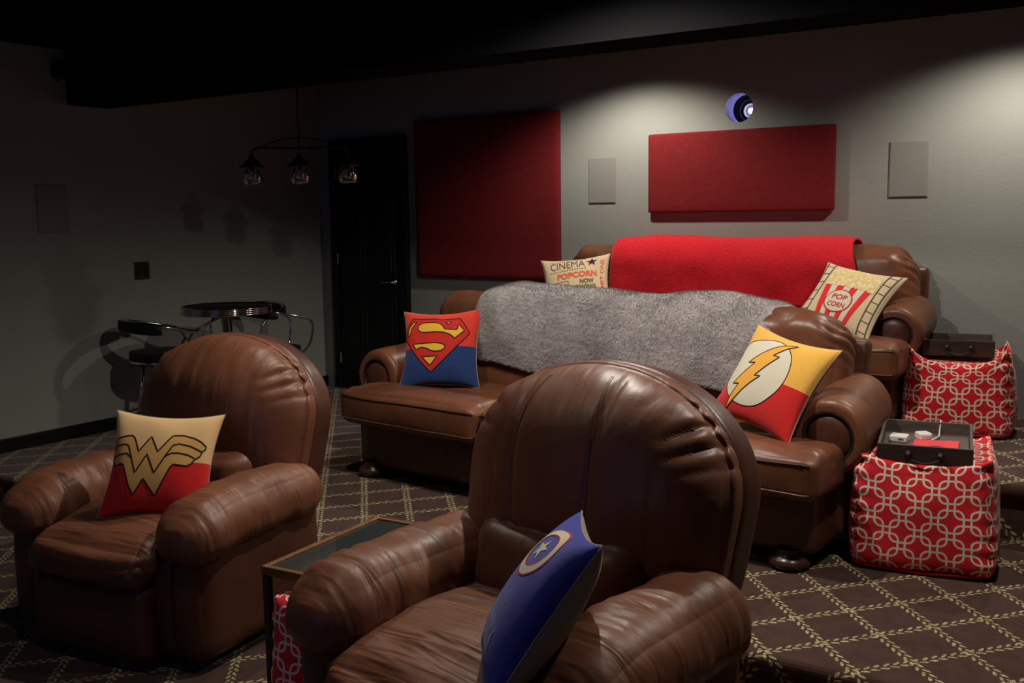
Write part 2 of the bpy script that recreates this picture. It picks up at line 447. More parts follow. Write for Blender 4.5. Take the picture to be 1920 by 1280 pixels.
box('cabinet', (0.075, 0.06, 0.105), (0, -0.03, 0), M_blackmat, t, bev=0.006)
box('grille', (0.062, 0.006, 0.09), (0, -0.062, 0), M_vinyl, t, bev=0.003)
box('bracket', (0.02, 0.01, 0.03), (0, -0.004, -0.055), M_blackmat, t, bev=0.002)

# ------------------------------------------------------------------ recliners
def arch_form(w, h, t, rim=0.26,  zc=0.0, pinch=0.0, seams=(), pleat=True, seed=0.0, front=0.05, amp=0.006, foldamp=0.0):
    """puffed backrest: rounded arch at the top, squarer at the bottom; T -> P, centred at its middle"""
    def fn(T):
        tx, ty, tz = T[:, 0], T[:, 1], T[:, 2]
        a = sst(-0.9, 0.35, tz)
        X1 = tx*np.sqrt(np.maximum(1-a*tz**2*0.50, 0)); Z1 = tz*np.sqrt(np.maximum(1-(0.20+0.30*a)*tx**2, 0))
        # rounded lower corners
        lo = 1-a; X1 = X1*(1-0.10*lo*np.abs(tz)**3)
        X1 = X1*1.0
        rho = np.maximum(np.abs(tx), np.abs(tz))
        edge = np.sqrt(np.maximum(1-rho**3.2, 0))
        th = t*(rim+(1-rim)*edge)
        # side-face points: ty in between
        Y1 = ty*th
        frontm = np.clip(-ty, 0, 1)
        tq = (tz-0.12)/np.where(tz > 0.12, 0.88, 1.12); Y1 -= frontm*front*(1-tx**2)**0.95*np.maximum(1-np.abs(tq)**2.0, 0)**0.9
        X1 = X1*(1-0.030*np.abs(ty)**6*rho**4); Z1 = Z1*(1-0.030*np.abs(ty)**6*rho**4)
        P = np.stack([X1*w, Y1, Z1*h], 1)
        for sx in seams:
            xs = sx*w*(1.0+0.10*sst(-0.2, 1.0, tz)*1.0)
            P[:, 1] += frontm*0.011*gz(P[:, 0], xs, 0.014)*(1-np.abs(tz)**8)
        if pleat:
            ang = np.degrees(np.arctan2(P[:, 2]-0.0, np.abs(P[:, 0])*h/w))
            win = gz(ang, 33, 15)*sst(0.60, 0.92, rho)*np.where(P[:, 0] > 0, 1.0, 0.35)
            fold = np.abs(np.sin(np.radians(ang*15)+1.5*np.sin(P[:, 0]*9)))**0.7
            P[:, 1] += frontm*win*(1-fold)*0.042
            d = P[:, [0, 2]]/np.maximum(np.linalg.norm(P[:, [0, 2]], axis=1, keepdims=True), 1e-5)
            P[:, [0, 2]] -= d*(win*(1-fold)*0.010*(np.abs(ty) < 0.999))[:, None]
        nn = nz(P, (5, 5, 5), seed)*amp+nz(P, (22, 8, 5), seed+9)*foldamp*sst(-0.1, 0.8, tz)
        P[:, 1] -= frontm*nn
        return P
    return fn
def path_on(fn, pts): return fn(np.array(pts, float))

def recliner(loc, rz, sc, label, seed=0.0, seams=()):
    t = thing('recliner', label, 'armchair', loc, (0, 0, rz), 'brown leather recliners in the front row'); t.scale = (sc,)*3
    # base body
    form('base', soft((0.395, 0.40, 0.20), 0.05, (0, 0.01, 0), 0.004, (5, 5, 5), seed), L_shaded, t, 14, 0.5, (0, 0.47, 0.235))
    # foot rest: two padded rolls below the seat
    form('footrest', soft((0.292, 0.045, 0.145), 0.04, (0, 0.018, 0), 0.006, (4, 4, 9), seed+1), L_shaded, t, 16, 0.4, (0, 0.045, 0.175))
    form('footrest', soft((0.292, 0.06, 0.055), 0.05, (0, 0.02, 0), 0.006, (9, 4, 4), seed+2), L_shaded, t, 16, 0.4, (0, 0.035, 0.355))
    # seat cushion
    def seatx(T, P):
        P[:, 2] -= 0.045*sst(-0.15, -1.0, T[:, 1])*np.clip(T[:, 2]+1, 0, 2)/2
        P[:, 2] += (nz(P, (3, 20, 1), seed+5)*0.006)*np.clip(T[:, 2], 0, 1)
        return P
    s = form('seat_cushion', soft((0.30, 0.335, 0.085), 0.07, (0.01, 0.03, 0.035), 0.006, (6, 6, 6), seed, seatx), L_seat, t, 36, 0.3, (0, 0.335, 0.415))
    tube('seam', [(x*0.285, -0.352+0.02*abs(x)**4, -0.058-0.005*abs(x)) for x in np.linspace(-1, 1, 20)], 0.0032, L_pipe, s, 6)
    # arms
    for sx in (-1, 1):
        def armx(T, P):
            y = P[:, 1]
            fr = sst(-0.10, -0.36, y)
            P[:, 2] -= 0.030*fr**1.5
            P[:, 0] *= 1+0.05*fr
            P[:, 2] += np.clip(-T[:, 2], 0, 1)*0.015
            for ys in (-0.16, 0.12):
                k = 1-0.045*gz(y, ys, 0.011); P[:, 0] *= k; P[:, 2] *= k
            wr = nz(P, (4, 24, 4), seed+sx)*0.0075
            k = 1+wr/0.11; P[:, 0] *= k; P[:, 2] *= k
            return P
        form('armrest', soft((0.142, 0.375, 0.122), 0.115, (0.004, 0.015, 0.010), 0.010, (6, 6, 6), seed+3*sx, armx), L_arm, t, 44, 0.25, (sx*0.405, 0.42, 0.515))
        form('arm_panel', soft((0.095, 0.355, 0.235), 0.075, (0.012, 0.012, 0), 0.004, (6, 6, 6), seed+7*sx), L_shaded, t, 18, 0.5, (sx*0.405, 0.425, 0.265))
    # lumbar roll
    form('lumbar_cushion', soft((0.285, 0.085, 0.125), 0.08, (0.0, 0.04, 0.01), 0.010, (6, 6, 9), seed+4), L_back, t, 24, 0.3, (0, 0.625, 0.565), (-0.18, 0, 0))
    # back
    tilt = -0.22
    bk = bpy.data.objects.new('backrest', None)
    fn = arch_form(0.458, 0.335, 0.105, seams=seams, seed=seed, front=0.105, foldamp=0.008 if not seams else 0.003)
    b = form('backrest', fn, L_back, t, 80, 0.1, (0, 0.790, 0.800), (tilt, 0, 0), seed=seed)
    for sx in seams:
        for off in (-0.0035, 0.0035):
            pts = []
            for tz in np.linspace(-0.80, 0.90, 60):
                tx = sx+off/0.43
                p = path_on(fn, [(tx, -1, tz)])[0]; pts.append((p[0], p[1]-0.0005, p[2]))
            tube('stitched_seam', pts, 0.0011, L_pipe, b, 5)
    fs = arch_form(0.456, 0.340, 0.070, rim=0.80, pleat=False, seed=seed+3, front=0.0, amp=0.002)
    form('back_shell', fs, L_shaded, t, 24, 0.3, (0, 0.872, 0.787), (tilt, 0, 0))
    pts = []
    for a in np.linspace(-0.62, PI+0.62, 90):
        x, z = math.cos(a), math.sin(a); k = max(abs(x), abs(z)); pts.append((x/k, -1.0, z/k))
    q = path_on(arch_form(0.458, 0.338, 0.072, pleat=False, front=0, amp=0), pts)
    tube('piping', [(p[0]*1.0, 0.004, p[2]*1.0) for p in q], 0.0048, L_pipe, t, 8, False, (0, 0.812, 0.797), (tilt, 0, 0))
    return t
recliner((-1.525, 1.772, FF), math.radians(-7.1), 1.03, 'large brown leather recliner in the foreground holding the blue cushion', 1.3, (-0.36, 0.24))
recliner((-3.257, 2.075, FF), math.radians(7.4), 0.99, 'brown leather recliner at the left holding the red and gold cushion', 5.7)

# ------------------------------------------------------------------ sofas
def sofa(loc, rz, label, seed, split=-0.2, L=1.38, zb=1.0, la=0.145, AR=0.145, hl_=0.27, ra=0.11, sr=0.0):
    t = thing('sofa', label, 'sofa', loc, (0, 0, rz), 'two-seat brown leather sofas')
    wi = L-0.30
    form('base', soft((L-0.05-sr/2, 0.34, 0.135), 0.045, (0, 0.01, 0), 0.004, (3, 3, 3), seed), L_sofa_shaded, t, 16, 0.5, (-sr/2, 0.42, 0.185))
    for x0, x1 in ((-L+0.01, split-0.004), (split+0.004, L-0.01-sr)):
        w = (x1-x0)/2
        def sx_(T, P, w=w):
            P[:, 2] += 0.010*np.clip(T[:, 2], 0, 1)*nz(P, (3, 9, 1), seed+w*7)
            g_ = sst(0.72, 1.0, np.abs(T[:, 0]))*sst(-0.2, -1, T[:, 1])*0.012
            P[:, 2] += g_*np.sin(P[:, 1]*60)*np.clip(T[:, 2], 0, 1)
            return P
        # T-shaped seat: a wide front roll and a narrower body between the arms
        c = form('seat_cushion', soft((w, 0.165, 0.092), 0.046, (0.008, 0.018, 0.022), 0.005, (5, 5, 5), seed, sx_), L_sofa, t, 34, 0.4, ((x0+x1)/2, 0.150, 0.385))
        cf = soft((w, 0.165, 0.092), 0.046, (0.008, 0.018, 0.022), 0.005, (5, 5, 5), seed, sx_)
        for tz in (0.60, -0.66):
            q = cf(np.array([(x, -1.0, tz) for x in np.linspace(-0.985, 0.985, 50)]))
            tube('piping', [(p[0], p[1]-0.0012, p[2]) for p in q], 0.0036, L_dark if tz > 0 else L_pipe, c, 6)
        xi0, xi1 = max(x0, -L+0.30), min(x1, L-0.30)
        form('seat_deck', soft(((xi1-xi0)/2, 0.26, 0.092), 0.05, (0, 0, 0.020), 0.004, (5, 5, 5), seed+2), L_sofa, t, 20, 0.4, ((xi0+xi1)/2, 0.45, 0.383))
        # back cushions
    for x0, x1 in ((-L+0.155, split-0.003), (split+0.003, L-0.155)):
        w = (x1-x0)/2
        def bx(T, P, w=w, x0=x0, x1=x1):
            tz = T[:, 2]; tx = T[:, 0]
            P[:, 1] *= 1+0.20*sst(0.1, 0.9, tz)
            outer = np.clip(-tx if x0 < -L+0.3 else tx, 0, 1)
            P[:, 2] -= 0.045*sst(0.80, 1.0, outer)*sst(0, 1, tz)
            inn = sst(0.72, 1.0, np.abs(tx))*sst(-0.1, 0.9, tz)
            fold = np.abs(np.sin(P[:, 2]*60+P[:, 1]*25))
            P[:, 0] -= np.sign(tx)*inn*(1-fold)*0.016
            P[:, 1] -= np.clip(-T[:, 1], 0, 1)*(nz(P, (13, 4, 3), seed+w)*0.016*sst(0.0, 1.0, tz))
            P[:, 2] += np.clip(T[:, 2], 0, 1)*nz(P, (6, 6, 1), seed+w)*0.022
            return P
        form('back_cushion', soft((w, 0.125, 0.285), 0.105, (0.01, 0.03, 0.012), 0.008, (5, 5, 5), seed+w, bx), L_sofa, t, 46, 0.3, ((x0+x1)/2, 0.675, zb-0.325), (-0.20, 0, 0))
    # outer back frame
    form('back_frame', soft((L-0.14, 0.050, 0.32), 0.03, (0, 0, 0), 0.002, (4, 4, 4), seed), L_sofa_shaded, t, 12, 0.6, (0, 0.845, 0.50), (-0.10, 0, 0))
    # rolled arms
    for sx in (-1, 1):
        cx = sx*(L-(ra if sx > 0 else la))
        def ax_(T, P):
            P[:, 0] *= 1+0.03*sst(-0.1, -0.3, P[:, 1]); P[:, 2] += 0.006*nz(P, (5, 5, 5), seed+sx)
            return P
        def roll(T, R=AR, hl=hl_):
            # cylinder-like rounded solid along y
            x, y, z = T[:, 0], T[:, 1], T[:, 2]
            cx_ = x*np.sqrt(1-z*z/2); cz_ = z*np.sqrt(1-x*x/2)
            rho = np.sqrt(cx_**2+cz_**2)
            e = np.clip((np.abs(y)-0.86)/0.14, 0, 1); k = 1-0.16*(1-np.sqrt(np.maximum(1-e*e, 0)))
            fr = (1-y)/2; k = k*(0.92+0.08*fr); P = np.stack([cx_*R*k-sx*0.065*(1-fr)*(hl > 0.23), y*hl, cz_*R*k-0.055*fr], 1)
            dish = sst(0.82, 0.70, rho)*(y < -0.999)
            P[:, 1] += dish*0.026
            P[:, 0] += P[:, 0]*0.05*nz(P, (9, 6, 9), seed)
            P[:, 2] += P[:, 2]*0.05*nz(P, (9, 6, 9), seed+4)
            return P
        a = form('armrest', roll, L_sofa, t, 40, 0.35, (cx, 0.255+hl_, 0.550))
        lathe('arm_disc', [(0.0, 0.020), (AR*0.35, 0.017), (AR*0.52, 0.010), (AR*0.62, -0.004), (AR*0.62, -0.02)], L_sofa_shaded, a, 36, (0, -hl_+0.014, -0.055), (PI/2, 0, 0))
        tube('piping', [(math.cos(q)*AR*0.665, -hl_+0.008, math.sin(q)*AR*0.665-0.055) for q in np.linspace(0, 2*PI, 40)[:-1]], 0.009, L_dark, a, 8, True)
        form('arm_body', soft((0.090, 0.265, 0.185), 0.06, (0.01, 0.01, 0), 0.004, (5, 5, 5), seed+sx), L_sofa_shaded, t, 16, 0.5, (cx-sx*0.02, 0.575, 0.245))
    for sx in (-1, 1):
        for yy in (0.10, 0.72):
            lathe('foot', [(0.0, 0.0), (0.055, 0.0), (0.078, 0.014), (0.082, 0.030), (0.070, 0.046), (0.05, 0.055), (0.05, 0.08)], M_foot, t, 28, (sx*(L-0.15), yy, 0))
    return t
sofa((-2.415, 3.80, 0), math.radians(-6), 'brown leather sofa in the middle row under the grey fur throw', 2.1, -0.35, 1.335, 0.985, 0.02, 0.155, 0.25, 0.070)
sofa((-2.29, 5.14, PZ), 0.0, 'brown leather sofa at the rear wall under the red throw', 8.4, 0.0, 1.235, 0.97, 0.12, 0.143, 0.22, 0.180, 0.085)

# ------------------------------------------------------------------ throws
def throw(name, loc, rz, x0, x1, prof, thick, mat, label, cat, seed, wave=0.012, lowfn=None, nu=150, nv=70):
    pr = bez([(0, p[0], p[1]) for p in prof], 10); L_ = [0]
    for a, b in zip(pr[:-1], pr[1:]): L_.append(L_[-1]+(b-a).length)
    tot = L_[-1]; V = []; F = []
    for j in range(nv+1):
        s = j/nv*tot; k = 0
        while k < len(L_)-2 and L_[k+1] < s: k += 1
        tt = (s-L_[k])/max(L_[k+1]-L_[k], 1e-6); p = pr[k].lerp(pr[k+1], tt); d = (pr[min(k+1, len(pr)-1)]-pr[k]).normalized()
        nrm = Vector((0, -d.z, d.y))
        for i in range(nu+1):
            x = x0+(x1-x0)*i/nu
            q = Vector((x*1.7+seed, s*2.2, seed)); w = noise.noise(q)*wave*2+noise.noise(q*3.1)*wave*0.8-0.012*max(0, 1-min(i, nu-i)/8)**2
            pp = p+nrm*(w+thick)
            if lowfn: 
                dx, dy, dz = lowfn(i/nu, j/nv); pp = pp+Vector((dx, dy, dz)); x += dx
            V.append((x+0.012*noise.noise(Vector((s*5, seed, 0)))*(1 if i in (0, nu) else 0), pp.y, pp.z))
    for j in range(nv):
        for i in range(nu): a = j*(nu+1)+i; F.append((a, a+1, a+nu+2, a+nu+1))
    o = mesh(name, V, F, mat, None, loc, (0, 0, rz), True)
    sm = o.modifiers.new('thickness', 'SOLIDIFY'); sm.thickness = thick; sm.offset = -1
    tag(o, label, cat)
    return o, V, nu, nv
g = Mat('grey_fur', (0.27, 0.245, 0.25), 0.95, 0, 0.1); o_ = g.coord(scale=(22, 60, 60))
n_ = g.noise(o_, 1.0, 4, 0.65); n2 = g.noise(g.coord(), 5, 3)
g.set('Base Color', g.mix(n_*1.3+n2*0.9-0.6, (0.19, 0.166, 0.172), (0.60, 0.545, 0.54))); g.bump(n_, 0.8, 0.010); g.set('Sheen Weight', 0.4); M_fur = g.m
g = Mat('red_fleece', (0.62, 0.012, 0.022), 0.95, 0, 0.1); n_ = g.noise(g.coord(scale=(60, 60, 160)), 1.0, 3, 0.6)
g.set('Base Color', g.mix(n_*1.6-0.3, (0.46, 0.006, 0.014), (0.74, 0.020, 0.034))); g.bump(n_, 0.7, 0.006); g.set('Sheen Weight', 0.5); g.set('Sheen Tint', (1, .3, .3, 1)); M_fleece = g.m
def lowg(a, b):
    # front hem wanders, corners rounded
    k = (1-sst(0.0, 0.45, b))
    return (0.0, -0.010*k+0.02*sst(0.8, 1.0, a)*(1-k), k*(-0.045*math.sin(a*5.2-0.5)-0.02*a)-(0.025*a+0.055*sst(0.78, 1.0, a)+0.02*sst(0.1, 0.0, a)))
def lowg_(a, b): return lowg(a, b)
sst_s = sst
def sst(a, b, x):
    t = np.clip((x-a)/(b-a), 0, 1); return t*t*(3-2*t)
th, TV, nu, nv = throw('fur_throw', (-2.37, 3.80, 0), math.radians(-6), -0.835, 0.835,
      [(0.490, 0.620), (0.490, 0.74), (0.508, 0.87), (0.580, 0.970), (0.69, 1.005), (0.79, 0.988), (0.865, 0.92), (0.895, 0.80), (0.905, 0.62)],
      0.018, M_fur, 'long grey faux fur throw draped along the middle sofa back', 'blanket', 3.3, 0.021, lowg)
# fur strands of the throw (nobody could count them)
FV = []; FF_ = []
A = np.array(TV).reshape(nv+1, nu+1, 3)
for k in range(52000):
    i = random.random()*(nu-1); j = random.random()*(nv*0.72); ii, jj = int(i), int(j); fu, fv_ = i-ii, j-jj
    p = A[jj, ii]*(1-fu)*(1-fv_)+A[jj, ii+1]*fu*(1-fv_)+A[jj+1, ii]*(1-fu)*fv_+A[jj+1, ii+1]*fu*fv_
    du = A[jj, ii+1]-A[jj, ii]; dv = A[jj+1, ii]-A[jj, ii]; nr = np.cross(dv, du); nr /= max(np.linalg.norm(nr), 1e-9)
    if nr[2] < -0.5: nr = -nr
    du /= max(np.linalg.norm(du), 1e-9); dv /= max(np.linalg.norm(dv), 1e-9)
    cl = noise.noise(Vector((p[0]*9, p[1]*9, p[2]*9)))
    dirv = -nr*0.0+(-dv*0.55+du*(0.9*cl+random.uniform(-0.5, 0.5)))
    nout = nr if (A[jj, ii][1] > 0.7 and nr[2] > 0) or nr[1] < 0 else -nr
    d = dirv*0.011+nout*random.uniform(0.005, 0.010)
    sd = np.cross(d, nout); sd /= max(np.linalg.norm(sd), 1e-9); b = len(FV)
    FV += [tuple(p-sd*0.0010), tuple(p+sd*0.0010), tuple(p+d)]; FF_.append((b, b+1, b+2))
fo = mesh('fur_pile', FV, FF_, M_fur, th, smooth=False); fo['kind'] = 'stuff'
def lowr(a, b):
    k = (1-sst(0.0, 0.5, b))
    return (0.06*k*a-0.06*k*(1-a)*0.0, 0.0, k*(-0.035*a+0.015*math.sin(a*7)))
throw('fleece_throw', (-2.29, 5.14, PZ), 0.0, -0.72, 0.75,
      [(0.485, 0.640), (0.490, 0.74), (0.505, 0.86), (0.575, 0.950), (0.69, 0.975), (0.785, 0.945), (0.85, 0.87), (0.875, 0.72)],
      0.014, M_fleece, 'bright red fleece throw folded over the rear sofa back', 'blanket', 7.7, 0.010, lowr, 110, 60)

# ------------------------------------------------------------------ cushions with print
def surf(s, t):
    def fn(uu, vv, side=-1.0, off=0.0):
        uu = np.asarray(uu, float); vv = np.asarray(vv, float)
        x = s/2*uu*(1.02-0.13*(1-vv**2)*np.abs(uu)**1.5); z = s/2*vv*(1.02-0.13*(1-uu**2)*np.abs(vv)**1.5)
        e = np.maximum((1-uu**2)*(1-vv**2), 0)
        h = t*e**0.46
        h = h*(1+0.07*np.sin(uu*7+vv*3)*(1-e))
        return np.stack([x, side*(h+off*(e > -1)), z], -1)
    return fn
def inpoly(px, py, poly):
    n = len(poly); c = False; j = n-1
    for i in range(n):
        xi, yi = poly[i]; xj, yj = poly[j]
        if (yi > py) != (yj > py) and px < (xj-xi)*(py-yi)/(yj-yi+1e-12)+xi: c = not c
        j = i
    return c
def decal(name, poly, sf, mat, parent, off=0.0012, step=0.07):
    pts = []; n = len(poly); edges = []
    for i in range(n):
        a = Vector(poly[i]); b = Vector(poly[(i+1) % n]); m = max(1, int((b-a).length/step))
        for k in range(m): pts.append(a.lerp(b, k/m))
    nb = len(pts); edges = [(i, (i+1) % nb) for i in range(nb)]
    xs = [p[0] for p in poly]; ys = [p[1] for p in poly]
    x = min(xs)
    while x < max(xs):
        y = min(ys)
        while y < max(ys):
            if inpoly(x, y, poly): pts.append(Vector((x, y)))
            y += step
        x += step
    vs, es, fs, *_ = geometry.delaunay_2d_cdt(pts, edges, [], 0, 1e-5)
    F = []
    for q in fs:
        cx = sum(vs[i][0] for i in q)/len(q); cy = sum(vs[i][1] for i in q)/len(q)
        if inpoly(cx, cy, poly): F.append(tuple(q))
    P = sf([v[0] for v in vs], [v[1] for v in vs], -1.0, off)
    return mesh(name, P, F, mat, parent, smooth=True)
def stroke(name, pts, sf, mat, parent, w=0.02, closed=False, off=0.0020, step=0.04):
    Q = []; n = len(pts); m = n if closed else n-1
    for i in range(m):
        a = Vector(pts[i]); b = Vector(pts[(i+1) % n]); k = max(1, int((b-a).length/step))
        for q in range(k): Q.append(a.lerp(b, q/k))
    if not closed: Q.append(Vector(pts[-1]))
    V2 = []; N = len(Q)
    for i, p in enumerate(Q):
        if closed: d = Q[(i+1) % N]-Q[i-1]
        else: d = Q[min(i+1, N-1)]-Q[max(i-1, 0)]
        if d.length < 1e-6: d = Vector((1, 0))
        d.normalize(); nn = Vector((-d.y, d.x))*w/2; V2 += [p+nn, p-nn]
    F = [(2*i, 2*i+1, 2*((i+1) % N)+1, 2*((i+1) % N)) for i in range(N if closed else N-1)]
    P = sf([v[0] for v in V2], [v[1] for v in V2], -1.0, off)
    return mesh(name, P, F, mat, parent, smooth=True)
def text(name, body, sf, mat, parent, cx, cy, w, h, rot=0.0, off=0.0016, bold=0.02, shear=0.0):
    c = bpy.data.curves.new('t', 'FONT'); c.body = body; c.offset = bold; c.resolution_u = 3; c.align_x = 'LEFT'
    o = bpy.data.objects.new('t', c); COL.objects.link(o); dg = bpy.context.evaluated_depsgraph_get(); dg.update()
    me = bpy.data.meshes.new_from_object(o.evaluated_get(dg)); bpy.data.objects.remove(o)
    bm = bmesh.new(); bm.from_mesh(me)
    V = np.array([v.co[:2] for v in bm.verts]); mn, mx = V.min(0), V.max(0); 
    k = np.array([w/(mx[0]-mn[0]), h/(mx[1]-mn[1])]); 
    for v in bm.verts:
        x = (v.co.x-(mn[0]+mx[0])/2)*k[0]; y = (v.co.y-(mn[1]+mx[1])/2)*k[1]; x += shear*y
        v.co.x = cx+x*math.cos(rot)-y*math.sin(rot); v.co.y = cy+x*math.sin(rot)+y*math.cos(rot)
    for _ in range(3):
        le = [e for e in bm.edges if e.calc_length() > 0.07]
        if not le: break
        bmesh.ops.subdivide_edges(bm, edges=le, cuts=1)
    bmesh.ops.triangulate(bm, faces=bm.faces)
    P = sf([v.co.x for v in bm.verts], [v.co.y for v in bm.verts], -1.0, off)
    for v, p in zip(bm.verts, P): v.co = p
    bm.to_mesh(me); bm.free(); me.materials.clear()
    return link(name, me, mat, parent)

def pillow(loc, rot, s, t, front, back, label, n=44):
    root = thing('throw_pillow', label, 'cushion', loc, rot, 'printed square throw pillows')
    sf = surf(s, t)
    q = np.linspace(-1, 1, n+1); q = 0.6*q+0.4*(1.5*q-0.5*q**3)
    Uq, Vq = np.meshgrid(q, q)
    for side, nm, mt in ((-1.0, 'printed_front', front), (1.0, 'plain_back', back)):
        P = sf(Uq.ravel(), Vq.ravel(), side)
        F = []; uv = []
        for j in range(n):
            for i in range(n):
                a = j*(n+1)+i; qd = [a, a+1, a+n+2, a+n+1]
                if side > 0: qd = qd[::-1]
                F.append(qd); uv += [(Uq.ravel()[k], Vq.ravel()[k]) for k in qd]
        mesh(nm, P, F, mt, root, smooth=True, uv=uv)
    ed = [(x, -1) for x in np.linspace(-1, 1, 20)]+[(1, x) for x in np.linspace(-1, 1, 20)[1:]]+[(-x, 1) for x in np.linspace(-1, 1, 20)[1:]]+[(-1, -x) for x in np.linspace(-1, 1, 20)[1:-1]]
    P = sf([e[0] for e in ed], [e[1] for e in ed]); tube('seam', [tuple(p) for p in P], 0.0022, back, root, 6, True)
    return root, sf
PS={
'shield' : [(-0.719, 0.778), (-0.099, 0.756), (0.056, 0.715), (0.491, 0.745), (0.821, 0.304), (-0.145, -0.683), (-0.958, 0.223), (-0.881, 0.506)] ,
'A' : [(-0.553, 0.479), (-0.53, 0.569), (-0.444, 0.621), (-0.287, 0.64), (-0.111, 0.632), (0.025, 0.587), (0.104, 0.513), (0.149, 0.423), (0.294, 0.406), (0.457, 0.401), (0.475, 0.425), (0.492, 0.554), (0.663, 0.377), (0.421, 0.17), (0.356, 0.23), (0.262, 0.291), (0.113, 0.337), (-0.076, 0.355), (-0.307, 0.352), (-0.445, 0.363), (-0.528, 0.417)] ,
'B' : [(0.154, 0.639), (0.293, 0.64), (0.241, 0.561)] ,
'C' : [(-0.689, 0.661), (-0.598, 0.672), (-0.736, 0.499), (-0.785, 0.358), (-0.807, 0.258), (-0.866, 0.341), (-0.844, 0.443), (-0.783, 0.563)] ,
'D' : [(-0.669, 0.059), (-0.345, 0.063), (-0.059, 0.063), (0.109, 0.039), (0.194, -0.02), (0.171, -0.095), (0.081, -0.14), (-0.066, -0.15), (-0.18, -0.115), (-0.279, -0.065), (-0.396, -0.033), (-0.492, -0.05), (-0.558, -0.084)] ,
'E' : [(-0.379, -0.273), (0.015, -0.269), (-0.165, -0.5)] ,
'line' : [(-0.954, -0.039), (0.853, -0.011)] ,
}
PF={
'circle' : [(-0.316, 0.775), (-0.068, 0.788), (0.142, 0.692), (0.313, 0.516), (0.411, 0.317), (0.461, 0.079), (0.43, -0.169), (0.318, -0.392), (0.174, -0.573), (0.003, -0.681), (-0.188, -0.724), (-0.4, -0.7), (-0.605, -0.607), (-0.787, -0.451), (-0.891, -0.286), (-0.937, 0.028), (-0.955, 0.275), (-0.875, 0.502), (-0.664, 0.65)] ,
'bolt' : [(0.277, 0.83), (0.136, 0.701), (0.047, 0.565), (-0.055, 0.423), (0.099, 0.441), (-0.015, 0.257), (-0.101, 0.106), (-0.2, -0.072), (-0.061, -0.041), (-0.209, -0.227), (-0.313, -0.404), (-0.426, -0.661), (-0.563, -0.933), (-0.546, -0.609), (-0.469, -0.315), (-0.629, -0.352), (-0.507, -0.106), (-0.346, 0.175), (-0.514, 0.14), (-0.365, 0.352), (-0.18, 0.56), (-0.018, 0.709), (0.129, 0.793)] ,
'line' : [(-0.93, -0.071), (0.8, -0.021)] ,
}
PW={
'out' : [(-0.925, 0.36), (-0.874, 0.415), (-0.759, 0.456), (-0.555, 0.488), (-0.496, 0.45), (-0.448, 0.372), (-0.354, 0.172), (-0.16, 0.474), (0.001, 0.179), (0.169, 0.435), (0.226, 0.512), (0.399, 0.525), (0.615, 0.481), (0.765, 0.417), (0.878, 0.342), (0.88, 0.289), (0.819, 0.233), (0.797, 0.152), (0.695, 0.077), (0.639, -0.005), (0.558, -0.047), (0.419, -0.041), (0.314, -0.037), (0.269, -0.083), (0.207, -0.235), (0.049, -0.643), (-0.187, -0.313), (-0.341, -0.634), (-0.448, -0.456), (-0.546, -0.233), (-0.636, -0.061), (-0.706, -0.055), (-0.838, -0.096), (-0.903, -0.02), (-0.924, 0.05), (-0.925, 0.156), (-0.92, 0.227)] ,
'l2' : [(-0.916, 0.209), (-0.867, 0.273), (-0.766, 0.296), (-0.647, 0.31), (-0.58, 0.277), (-0.514, 0.139), (-0.359, -0.216), (-0.181, 0.127), (-0.005, -0.209), (0.164, 0.142), (0.258, 0.314), (0.357, 0.351), (0.571, 0.319), (0.819, 0.233)] ,
'l3' : [(-0.917, 0.059), (-0.819, 0.099), (-0.6, 0.138), (-0.522, 0.085), (-0.482, 0.052)] ,
'l4' : [(0.145, 0.097), (0.247, 0.163), (0.385, 0.175), (0.562, 0.151), (0.691, 0.104)] ,
'line' : [(-0.986, -0.041), (0.892, 0.042)] ,
}

INK = flat('print_black', (0.012, 0.010, 0.010)); Y1 = flat('print_yellow', (0.80, 0.45, 0.045)); RD = flat('print_red', (0.56, 0.030, 0.022)); GD = flat('print_gold', (0.66, 0.37, 0.115))
IV = flat('print_ivory', (0.66, 0.60, 0.47)); OR = flat('print_orange', (0.80, 0.40, 0.07)); BACK = cloth('plain_cotton_back', (0.34, 0.28, 0.225)).m
def ring(pts): return pts
def sm(pts, closed=True, n=3):
    """smooth a traced outline"""
    P = [Vector(p) for p in pts]; N = len(P); out = []
    for i in range(N if closed else N-1):
        g_ = (lambda k: P[k % N]) if closed else (lambda k: P[max(0, min(N-1, k))])
        p0, p1, p2, p3 = g_(i-1), g_(i), g_(i+1), g_(i+2)
        for k in range(n):
            t = k/n; out.append(tuple(0.5*((2*p1)+(-p0+p2)*t+(2*p0-5*p1+4*p2-p3)*t*t+(-p0+3*p1-3*p2+p3)*t**3)))
    if not closed: out.append(tuple(P[-1]))
    return out
# red over blue cushion with the shield emblem
ft = two_tone('cotton_red_over_blue', (0.66, 0.045, 0.025), (0.016, 0.042, 0.150), -0.03, 0.015)
rt, sf = pillow((-3.265, 4.225, 0.678), (-0.45, -0.05, 0.37), 0.435, 0.070, ft, BACK, 'red and blue cushion with a yellow and red shield emblem on the middle sofa')
decal('printed_emblem', PS['shield'], sf, RD, rt, 0.0008)
for k in 'ABCDE': decal('printed_emblem', PS[k], sf, Y1, rt, 0.0018)
for k in 'ABCDE': stroke('printed_outline', PS[k], sf, INK, rt, 0.024, True, 0.0026)
stroke('printed_outline', PS['shield'], sf, INK, rt, 0.022, True, 0.0022)
